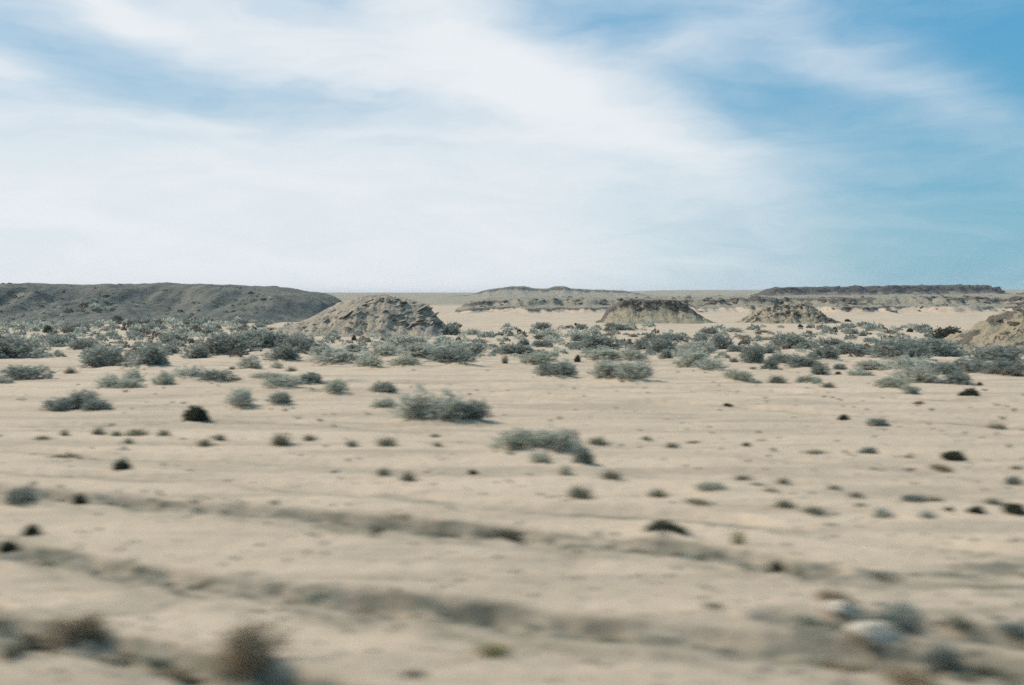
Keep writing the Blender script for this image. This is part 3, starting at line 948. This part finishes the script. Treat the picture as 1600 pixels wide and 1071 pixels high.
rg = random.Random(3)
for s in SHRUBS:
    kd = s['kind']
    fol, stm, one = PROTO[kd, rg.randrange(4)]
    x, y = float(s['p'][0]), float(s['p'][1])
    r = .35 * s['w']
    x, y = x, y + r * .55                       # the digitised foot is the near edge of the crown
    z = ground_z(x, y)
    w = max(s['w'], .10)
    h0 = {'t': .46, 'y': .42, 'b': .86}.get(kd, .62)
    belt = 1.28 if s['py'] < 612 and kd in 'gdp' else 1.0
    k_ = belt * {'g': 1.3, 'd': 1.3, 'p': 1.3, 't': 1.9, 'y': 1.5, 'b': 1.4}.get(kd, 1.08)
    sc = (w * k_, w * k_ * rg.uniform(.8, 1.0), max(s['h'] * (1.14 if belt == 1 else 1.2), .05) / h0)
    if kd in 'gdpk' and s['pw'] >= 24 or kd == 'b' and s['pw'] >= 30:
        o = bpy.data.objects.new(NAME[kd], None)
        o.empty_display_size = .2
        COL.objects.link(o)
        f = link('foliage' if kd != 'b' else 'twigs', fol, o)
        f['kind'] = 'stuff'
        t = link('stems' if kd != 'b' else 'trunk', stm, o)
        t['kind'] = 'stuff'
    else:
        o = link(NAME[kd], one)
    o.location = (x, y, z - .015)
    o.rotation_euler = (0, 0, rg.uniform(0, 6.28) if abs(sc[0] - sc[1]) < .3 * sc[0] else 0)
    o.scale = sc
    tag(o, s['label'], CAT[kd], GROUP[kd])

# the countless small bushes that fill the gaps of the belt, and fine litter: one object each
def scatter(name, label, spots, meshfn, mats):
    V, F, mi, b = [], [], [], 0
    for sp in spots:
        v, f, k = meshfn(sp)
        V.append(v)
        F.append(f + b)
        mi += [k] * len(f)
        b += len(v)
    o = link(name, mesh_np(name, np.vstack(V), np.vstack(F), mats, midx=mi))
    return tag(o, label, kind='stuff')


def low_bush(sp):
    x, y, w, h, k = sp[:5]
    r = np.random.default_rng(int(abs(x * 977 + y * 131)) + 1)
    n = 90
    th, ph = r.uniform(0, 6.283, n), np.arccos(r.uniform(0, 1, n))
    kk = r.uniform(.55, 1, n)
    P = np.stack([.5 * w * kk * np.sin(ph) * np.cos(th), .5 * w * kk * np.sin(ph) * np.sin(th), h * kk * np.cos(ph)], 1)
    D = P + r.normal(size=P.shape) * .3 * w
    D[:, 2] = np.abs(D[:, 2])
    v, f = leaves(P, D, .28 * w, .07 * w, r)
    v = v + np.array([x, y, sp[5] if len(sp) > 5 else ground_z(x, y)])
    return v, f, k


spots = []
rr = random.Random(9)
while len(spots) < 900:
    px = rr.uniform(-120, 1720)
    lo, hi = (503, 560) if px < 420 else (512, 560)
    py = lo + (hi - lo) * rr.random() ** 1.6
    if 460 < px < 700 and py < 530:
        continue
    if px > 1460 and py < 545:
        continue
    if 700 < px < 1300 and py < 522 and rr.random() < .72:
        continue
    if px < 420 or rr.random() < .5:
        p, t = ground_at(px, py)
        w = rr.uniform(6, 20) * t / FPX
        spots.append((float(p[0]), float(p[1]), w, w * rr.uniform(.3, .55), rr.choice((0, 0, 0, 1, 1, 2))))
for ATF, XR, VR, N, SZ in ((AT['plateau'], (-180, -52), (-1.0, -.42), 620, (.45, 1.3)), (AT['scarp'], (-20, 200), (-.8, .25), 150, (.4, 1.2)),
                           (AT['rocky'], (-28, -10), (-.95, -.4), 40, (.25, .6))):
    for _ in range(N):
        x, vv = rr.uniform(*XR), rr.uniform(*VR)
        y, z, t_, b_ = ATF(x, vv)
        w = rr.uniform(*SZ) * (1.5 if perlin(x / 16., vv * 4., 6) > .1 else .8)
        spots.append((x, y, w, w * rr.uniform(.3, .5), rr.choice((0, 0, 0, 1, 2)), z - .05))
scatter('scrub_vegetation', 'countless tiny bushes filling the distant scrub belt', spots, low_bush, (MAT['d'], MAT['g'], MAT['twig_grey']))


def blades(sp):
    x, y, w, h, k = sp
    r = np.random.default_rng(int(abs(x * 911 + y * 177)) + 5)
    n = 22
    P = np.stack([r.normal(size=n) * w * .12, r.normal(size=n) * w * .12, np.zeros(n)], 1)
    th = r.uniform(0, 6.283, n)
    D = np.stack([np.cos(th) * .8, np.sin(th) * .8, r.uniform(.3, 1.2, n)], 1)
    v, f = leaves(P, D, h * 1.2, .045 * w, r)
    v = v + np.array([x, y, ground_z(x, y)])
    return v, f, k


spots = []
while len(spots) < 230:
    px, py = rr.uniform(-60, 1660), 575 + 500 * rr.random() ** 1.7
    dens_ = .25 + .75 * max(0, perlin(px / 150., py / 40., 4) + .25) + (.35 if px > 1100 else 0)
    if rr.random() > dens_:
        continue
    p, t = ground_at(px, py)
    w = rr.uniform(5, 12) * min(t, 24) / FPX
    spots.append((float(p[0]), float(p[1]), w, w * rr.uniform(.35, .6), rr.choice((0, 0, 1))))
for pts, w, dep, lug in TRACKS[:4]:
    for _ in range(110):
        i = rr.randrange(len(pts) - 1)
        f = rr.random()
        px = pts[i][0] * (1 - f) + pts[i + 1][0] * f
        py = pts[i][1] * (1 - f) + pts[i + 1][1] * f - rr.gauss(3, 5)
        if not -60 < px < 1660 or perlin(px / 130., dep * 90, 12) < -.12:
            continue
        p, t = ground_at(px, py)
        w = rr.uniform(.04, .15)
        spots.append((float(p[0]), float(p[1]), w, w * rr.uniform(.3, .6), rr.choice((0, 0, 1))))
scatter('dry_grass', 'sparse wisps of dry grass dotted over the sand', spots, blades, (MAT['t'], MAT['p']))


def pebble(sp):
    x, y, w, h, k = sp
    r = np.random.default_rng(int(abs(x * 733 + y * 191)) + 9)
    a = np.linspace(0, 6.283, 6)[:-1]
    q = r.uniform(.7, 1.1, 5)
    V = np.vstack([np.stack([np.cos(a) * q, np.sin(a) * q * .8, np.full(5, -.3)], 1), np.stack([np.cos(a) * q * .6, np.sin(a) * q * .5, r.uniform(.35, .6, 5)], 1), [[0, 0, .65]]])
    F = []
    for i in range(5):
        j = (i + 1) % 5
        F += [(i, j, 5 + j), (i, 5 + j, 5 + i), (5 + i, 5 + j, 10)]
    return V * w * .5 + np.array([x, y, ground_z(x, y)]), np.array(F), k


spots = []
while len(spots) < 1500:
    px, py = rr.uniform(-100, 1700), 600 + 480 * rr.random() ** 1.2
    if rr.random() > .15 + .9 * max(0, perlin(px / 110., py / 30., 8) + .2) + (.3 if px > 1150 else 0):
        continue
    p, t = ground_at(px, py)
    w = rr.choice((.02, .025, .03, .04, .06)) * (1 + t / 30)
    spots.append((float(p[0]), float(p[1]), w, w, rr.choice((0, 0, 1))))
scatter('pebbles', 'small loose pebbles strewn over the sand', spots, pebble, (MAT['boulder'], MAT['scree']))


# ------------------------------------------------------------------ stones lying on the sand
def stone(px, py, w, h, seed, label, mat=MAT['pale_stone']):
    import bmesh
    p, t = ground_at(px, py)
    me = rock_mesh(seed, mat, 1.0, 26)
    bm = bmesh.new()
    bm.from_mesh(me)
    bmesh.ops.bevel(bm, geom=list(bm.edges), offset=.09, segments=1, affect='EDGES')
    bm.to_mesh(me)
    bm.free()
    o = link('stone', me)
    W, H = w * t / FPX, h * t / FPX
    y = p[1] + W * .25
    o.location = (p[0], y, ground_z(p[0], y) + H * .22)
    o.scale = (W * .53, W * .45, H * .62)
    o.rotation_euler = (0, .12, random.uniform(-.4, .4))
    tag(o, label, 'stone')


stone(1322, 970, 66, 24, 901, 'pale flat stone lying behind the dark green shrub')
stone(1374, 1018, 96, 38, 902, 'larger pale rounded stone in front of the dark green shrub')
stone(520, 741, 22, 7, 903, 'small white stone alone on the open sand')
for px, py, w, h, sd, lab, mt in (
        (1424, 990, 30, 13, 904, 'small tan stone nearest the dark green shrub', 'boulder'),
        (1455, 1003, 40, 15, 906, 'tan stone between the larger pale stone and the upright shrub', 'boulder'),
        (1300, 985, 22, 9, 907, 'small tan stone in front of the flatter pale stone', 'boulder'),
        (1345, 1030, 34, 13, 908, 'brown stone just in front of the larger pale stone', 'scree'),
        (1535, 1012, 44, 15, 909, 'brown stone past the upright dark green shrub', 'scree'),
        (1578, 1052, 52, 20, 905, 'biggest brown stone at the corner of the verge', 'scree'),
        (1408, 1046, 30, 11, 910, 'tan stone behind the broad dry bush at the frame edge', 'boulder'),
        (1560, 968, 30, 9, 911, 'flat tan stone on the dark ground of the verge', 'boulder'),
        (1372, 946, 26, 9, 912, 'little pale stone behind the flatter pale stone', 'pale_stone')):
    stone(px, py, w, h, sd, lab, MAT[mt])

# ------------------------------------------------------------------ haze
import bmesh
bm = bmesh.new()
bmesh.ops.create_cube(bm, size=1)
me = bpy.data.meshes.new('haze')
bm.to_mesh(me)
bm.free()
hz = link('haze', me, loc=(0, 0, 10))
hz.scale = (10900, 10900, 30)
tag(hz, 'thin pale desert haze over the whole plain', kind='stuff')
hm, q = new_mat('haze')
vp = q.n('ShaderNodeVolumePrincipled')
vp.inputs['Color'].default_value = (.9, .94, 1.0, 1)
vp.inputs['Density'].default_value = 0.00014
ho = q.n('ShaderNodeOutputMaterial')
q.nt.links.new(vp.outputs[0], ho.inputs['Volume'])
me.materials.append(hm)
